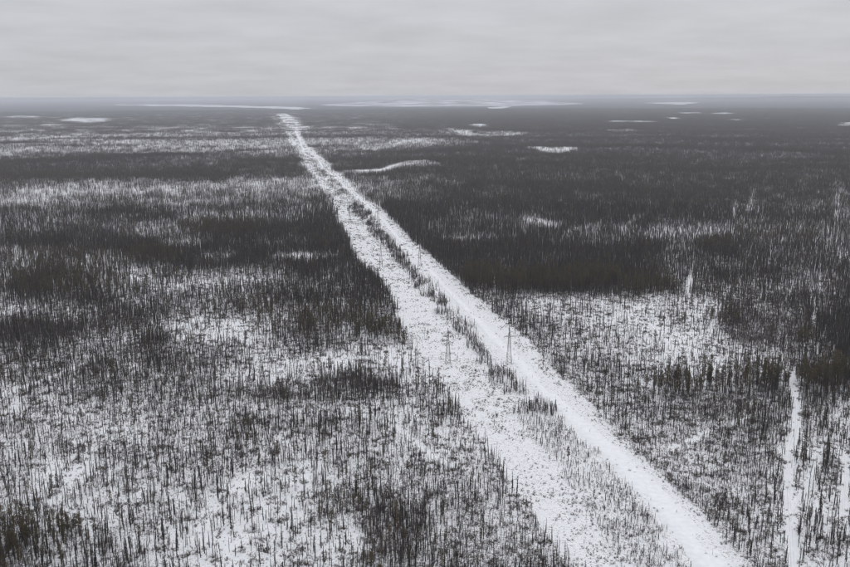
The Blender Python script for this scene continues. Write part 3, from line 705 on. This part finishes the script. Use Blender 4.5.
def tower_meshes():
    out = []
    zs = [0, 2.6, 5.2, 8, 10.8, 13.4, 15.8, 18, 19.8, 21.5, 23.3, 25, TH]
    for sx in (-1, 1):
        for sy in (-1, 1):
            mb = MB()
            for a, b in zip(zs[:-1], zs[1:]): mb.tube((sx * half_w(a), sy * half_w(a), a), (sx * half_w(b), sy * half_w(b), b), .10, .10, 4)
            out.append(('leg', mb.mesh('leg', STEEL)))
            mb = MB(); mb.tube((sx * 1.9, sy * 1.9, -.6), (sx * 1.9, sy * 1.9, .5), .5, .32, 8); k = len(mb.v); mb.f.append(tuple(range(k - 8, k))); out.append(('footing', mb.mesh('footing', CONC)))
    mb = MB()
    for a, b in zip(zs[:-2], zs[1:-1]):
        for q in range(4):
            c1 = ((-1, -1), (1, -1), (1, 1), (-1, 1))[q]; c2 = ((1, -1), (1, 1), (-1, 1), (-1, -1))[q]; wa, wb = half_w(a), half_w(b)
            mb.tube((c1[0] * wa, c1[1] * wa, a), (c2[0] * wb, c2[1] * wb, b), .045, .045, 3); mb.tube((c2[0] * wa, c2[1] * wa, a), (c1[0] * wb, c1[1] * wb, b), .045, .045, 3)
            mb.tube((c1[0] * wb, c1[1] * wb, b), (c2[0] * wb, c2[1] * wb, b), .045, .045, 3)
    out.append(('bracing', mb.mesh('bracing', STEEL)))
    for sgn, z_, ln in ((-1, 21.5, 4.3), (1, 21.5, 4.3), (1, 25, 2.9)):
        mb = MB(); w = half_w(z_); wt = half_w(z_ + 1.3); tip = (sgn * ln, 0, z_ + .2)
        for sy in (-1, 1):
            mb.tube((sgn * w, sy * w, z_), tip, .075, .06, 4); mb.tube((sgn * wt, sy * wt, z_ + 1.3), tip, .06, .05, 4)
            for f in (.3, .6):
                p = Vector((sgn * w, sy * w, z_)).lerp(Vector(tip), f); p2 = Vector((sgn * wt, sy * wt, z_ + 1.3)).lerp(Vector(tip), f); mb.tube(p, p2, .035, .035, 3)
        out.append(('crossarm', mb.mesh('crossarm', STEEL)))
        mb = MB()
        for k in range(8): mb.tube((sgn * ln, 0, z_ + .1 - k * .22), (sgn * ln, 0, z_ - .05 - k * .22), .05, .15, 6)
        out.append(('insulator', mb.mesh('insulator', GLASSY)))
    return out
TM = tower_meshes()
a1, a2 = at(448, 363), at(381, 266)
LW = {0: 'left', 1: 'right'}
TOW = [(448, 363, 'slim lattice power tower in the left clearing, nearest to the camera'), (509, 363, 'slim lattice power tower by the snow track, right one of the nearest pair'),
       (381, 266, 'lattice power tower farther along the left clearing, second of its row'), (431, 266, 'lattice power tower in front of the dark forest edge, second of the right row')]
p1, p2 = np.array(at(448, 363)), np.array(at(381, 266)); q1 = np.array(at(509, 363)); st = p2 - p1; dirn = math.atan2(st[1], st[0])
for k in range(2, 3):
    nth = ('third', 'fourth', 'fifth', 'sixth')[k - 2]
    for side, b0 in (('left', p1), ('right', q1)):
        w = b0 + st * k; TOW.append((None, w, f'small distant lattice power tower, {nth} of the {side} row'))
TOW[3] = (None, q1 + st, TOW[3][2])
for pu, pv, lb in TOW:
    x, y = at(pu, pv) if pu is not None else pv
    e = bpy.data.objects.new('power_tower', None); C.objects.link(e); e.location = (x, y, float(relief(x, y))); e.rotation_euler = (0, 0, dirn - math.pi / 2 + random.uniform(-.02, .02))
    tag(e, lb, 'tower', 'power line towers along the cleared strip')
    for nm, me in TM:
        o = bpy.data.objects.new(nm, me); C.objects.link(o); o.parent = e

# look-alikes of one stand: told apart by their order from the left
sets = {}
for o in C.objects:
    if o.parent is None and o.get('category') in ('tree', 'shrub'): sets.setdefault(o['label'], []).append(o)
ORD = ['leftmost', 'second from left', 'third from left', 'fourth from left', 'fifth from left', 'sixth from left', 'seventh from left', 'eighth from left', 'ninth from left', 'tenth from left']
for lb, os_ in sets.items():
    if not 2 <= len(os_) <= 11: continue
    os_.sort(key=lambda o: o.location.x / o.location.y)
    for k, o in enumerate(os_):
        new = lb + ', ' + ('rightmost' if k == len(os_) - 1 else ORD[k])
        if len(new.split()) <= 16: o['label'] = new

# ------------------------------------------------------------------ the hazy winter air
hb = 80000.0; top = H + 14.0
hv = [(sx * hb, sy * hb, z_) for z_ in (-25.0, top) for sx, sy in ((-1, -1), (1, -1), (1, 1), (-1, 1))]
haze = mesh_obj('haze', hv, [(3, 2, 1, 0), (4, 5, 6, 7), (0, 1, 5, 4), (1, 2, 6, 5), (2, 3, 7, 6), (3, 0, 4, 7)], None)
hm = bpy.data.materials.new('haze_air'); hm.use_nodes = True; ht = hm.node_tree; ht.nodes.clear()
pv_ = N(ht, 'ShaderNodeVolumePrincipled'); pv_.inputs['Color'].default_value = (.79, .82, .88, 1); pv_.inputs['Density'].default_value = 5.2e-5; pv_.inputs['Anisotropy'].default_value = 0.1
ho = N(ht, 'ShaderNodeOutputMaterial'); L(ht, pv_.outputs[0], ho.inputs['Volume'])
haze.data.materials.append(hm)
tag(haze, 'thin grey winter haze over the far forest', kind='stuff')
